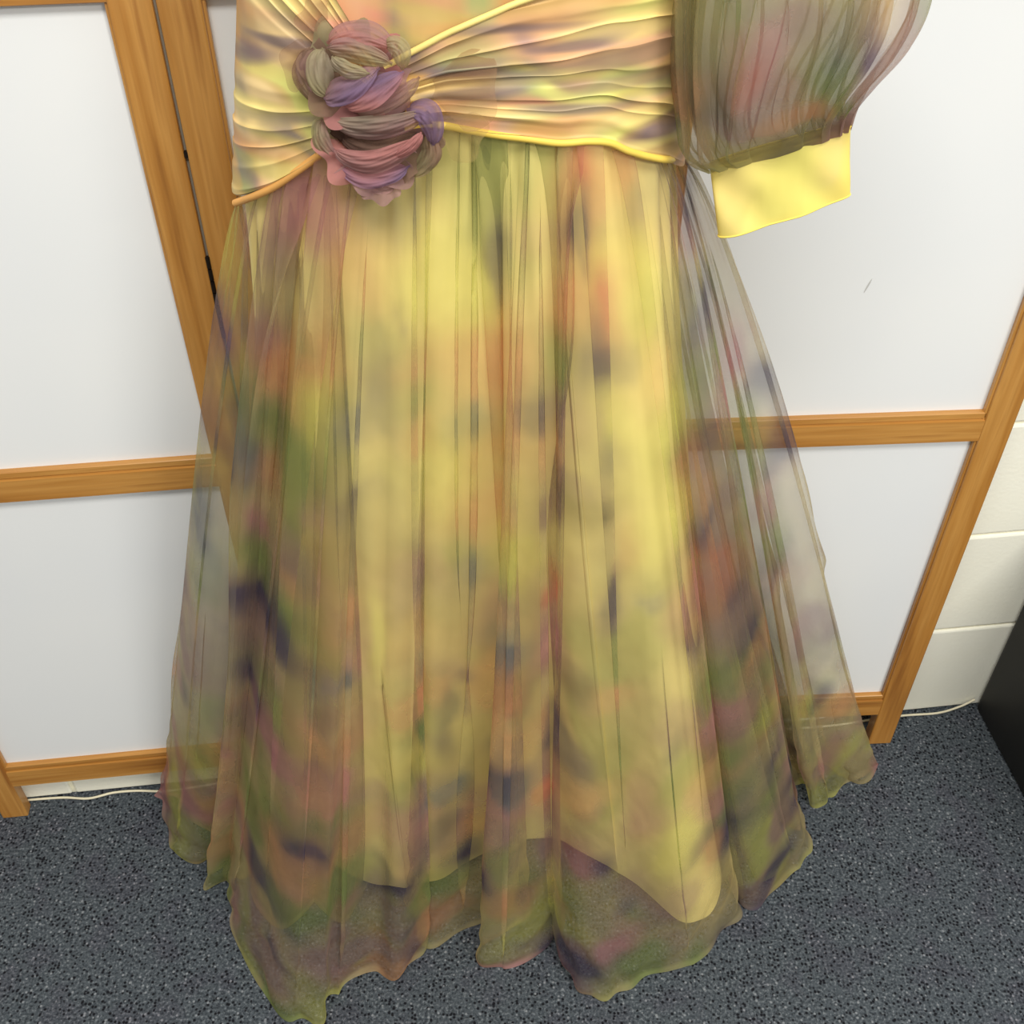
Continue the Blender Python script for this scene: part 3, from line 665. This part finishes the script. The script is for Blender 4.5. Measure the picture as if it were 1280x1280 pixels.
# loose ends of tulle beside and below the flower
for (px, py, phi, dphi, r1, h, cs, s) in ((475, 200, -1.55, .6, .030, .006, MV, 301), (530, 110, -.05, .75, .050, .004, (190, 150, 112), 302), (400, 85, 3.0, .9, .026, .004, (160, 124, 96), 303),
                                        (545, 150, -.5, .7, .036, .004, (200, 176, 116), 307), (410, 40, 2.3, .8, .022, .004, (176, 124, 104), 308)):
    petal('petal', on_body(px, py, .010), phi, dphi, .008, r1, h, .002, tuple(np.array(cs) * .85), cs, ros, s, 1, 1, 0, .1, M['tulle_dense'] if s == 301 else M['tulle_sleeve'])

# --- sleeve and cuff
SY = 0.850                                    # plane of the sleeve
def sp(x, y, Y=SY): return on_plane(x, y, Y)
def ring_sheet(rows, S, T, pl_n, pl_a, seed):
    """rows: (left px, right px, half depth) from cuff upward; closed pleated tube"""
    L = catmull([sp(*r[0]) for r in rows], 12); R = catmull([sp(*r[1]) for r in rows], 12)
    D = catmull([[r[2]] for r in rows], 12)[:, 0]; A = catmull([[r[3]] for r in rows], 12)[:, 0]
    idx = np.linspace(0, len(L) - 1, T); f = np.arange(len(L))
    L = np.stack([np.interp(idx, f, L[:, k]) for k in range(3)], 1); R = np.stack([np.interp(idx, f, R[:, k]) for k in range(3)], 1)
    D = np.interp(idx, f, D); A = np.interp(idx, f, A)
    an = np.linspace(0, 2 * PI, S, endpoint=False)
    cx, sx_ = np.cos(an), np.sin(an)
    ex = np.sign(cx) * np.abs(cx) ** .8; ey = np.sign(sx_) * np.abs(sx_) ** .8
    Cn = (L + R) / 2; Hf = (R - L) / 2
    P = Cn[None] + ex[:, None, None] * Hf[None]
    P[..., 1] += ey[:, None] * D[None]
    v = np.linspace(0, 1, T)[None]
    ph = pl_n * an[:, None] + 1.4 * np.sin(3 * an[:, None] + 5 * v + seed) + .9 * np.sin(9 * v + seed + 2 * an[:, None])
    r = pl_a * A[None] * np.sin(ph)
    dirx = Hf / (np.linalg.norm(Hf, axis=1)[:, None])
    P += (r * ex[:, None])[..., None] * dirx[None]
    P[..., 1] += r * np.where(np.abs(ey) > .05, np.sign(ey), 0)[:, None] * .9
    P += (pl_a * 1.1 * A[None] * np.sin(2 * ph + 1) * (-sx_)[:, None])[..., None] * dirx[None]
    return P
rows = [((884, 214), (1061, 162), .010, .35), ((858, 192), (1068, 128), .026, .8), ((852, 150), (1090, 92), .040, 1.0), ((846, 90), (1128, 44), .050, 1.0),
        ((846, 20), (1154, -20), .055, 1.0), ((848, -90), (1160, -130), .055, .9), ((856, -240), (1110, -260), .050, .6), ((864, -380), (1000, -390), .045, .4)]
SLB = blobs("""940,70,22,30,P 930,95,14,18,R 900,40,26,40,G 870,60,20,40,O 960,130,24,16,M 1000,60,18,30,O 1030,90,22,26,G 1040,60,16,26,B 990,20,20,24,M 1020,150,20,8,C 1050,145,16,8,G
1090,60,14,20,V 1110,20,16,24,A 1060,20,18,20,O 880,110,18,24,D 905,150,24,14,D 975,155,18,8,C 920,170,26,8,M 860,130,14,20,C""", lambda x, y: sp(x, y, SY - .04))
PS = ring_sheet(rows, 420, 90, 15, .0045, 1.0)
SC = print_colors(PS, SLB, (190, 182, 130), .09, 1.0, True, 6); SC[:, :14, 3] *= np.linspace(2.2, 1.0, 14)[None]
grid_obj('sleeve', PS - DL, M['tulle_sleeve'], dress, closed=True, colors=SC)
rows2 = [((892, 207), (1058, 158), .008, .35), ((880, 182), (1052, 132), .018, .9), ((868, 140), (1060, 100), .028, 1.0), ((862, 80), (1085, 50), .036, 1.0),
         ((862, 10), (1105, -20), .040, 1.0), ((862, -90), (1110, -120), .040, .9), ((866, -240), (1080, -260), .036, .6), ((872, -380), (980, -390), .03, .4)]
PS2 = ring_sheet(rows2, 300, 60, 11, .0045, 2.7)
grid_obj('sleeve_underlayer', PS2 - DL, M['tulle_sleeve'], dress, closed=True, colors=print_colors(PS2, SLB, (178, 168, 118), .09, 1.0, True, 8))
# cuff: a flat satin band folded round
def cuff():
    tl, tr, br, bl = sp(887, 207), sp(1063, 156), sp(1062, 241), sp(898, 295)
    S, T = 96, 26; an = np.linspace(0, 2 * PI, S, endpoint=False); v = np.linspace(0, 1, T)
    L = bl + (tl - bl) * v[:, None]; R = br + (tr - br) * v[:, None]
    P = np.zeros((S, T, 3)); cx, sy_ = np.cos(an), np.sin(an)
    ex = np.sign(cx) * np.abs(cx) ** .55; ey = np.sign(sy_) * np.abs(sy_) ** .7
    P[:] = (L + R)[None] / 2 + ex[:, None, None] * (R - L)[None] / 2
    P[..., 1] += ey[:, None] * .008
    vv = v[None]; X = ex[:, None]
    P[..., 1] += -.0016 * np.sin(7 * X + 6 * vv) * (ey[:, None] < 0) + .0022 * np.exp(-((X + .45 - .5 * (vv - .3)) / .12) ** 2 - ((vv - .35) / .3) ** 2)
    P[..., 2] += .0012 * (1 - X ** 2) * (1 - vv) * -1.0     # lower edge bows slightly
    base = print_colors(P, blobs("960,240,40,30,Y 1000,215,30,30,Y 1040,200,20,24,A 920,250,30,30,A", lambda x, y: sp(x, y, SY - .012)), (244, 222, 112), .05, .45, False)
    o = grid_obj('cuff', P - DL, M['satin'], dress, closed=True, colors=base)
    for vi, nm in ((0, 'cuff_hem'), (T - 1, 'cuff_hem')):
        ringp = np.vstack([P[:, vi], P[:1, vi]])
        tube(nm, ringp - DL, .0008, M['satin'], o, 6, colors=np.tile(np.r_[lin((240, 216, 104)), 1], (S + 1, 1)))
    o['label'] = 'plain yellow satin cuff'
cuff()
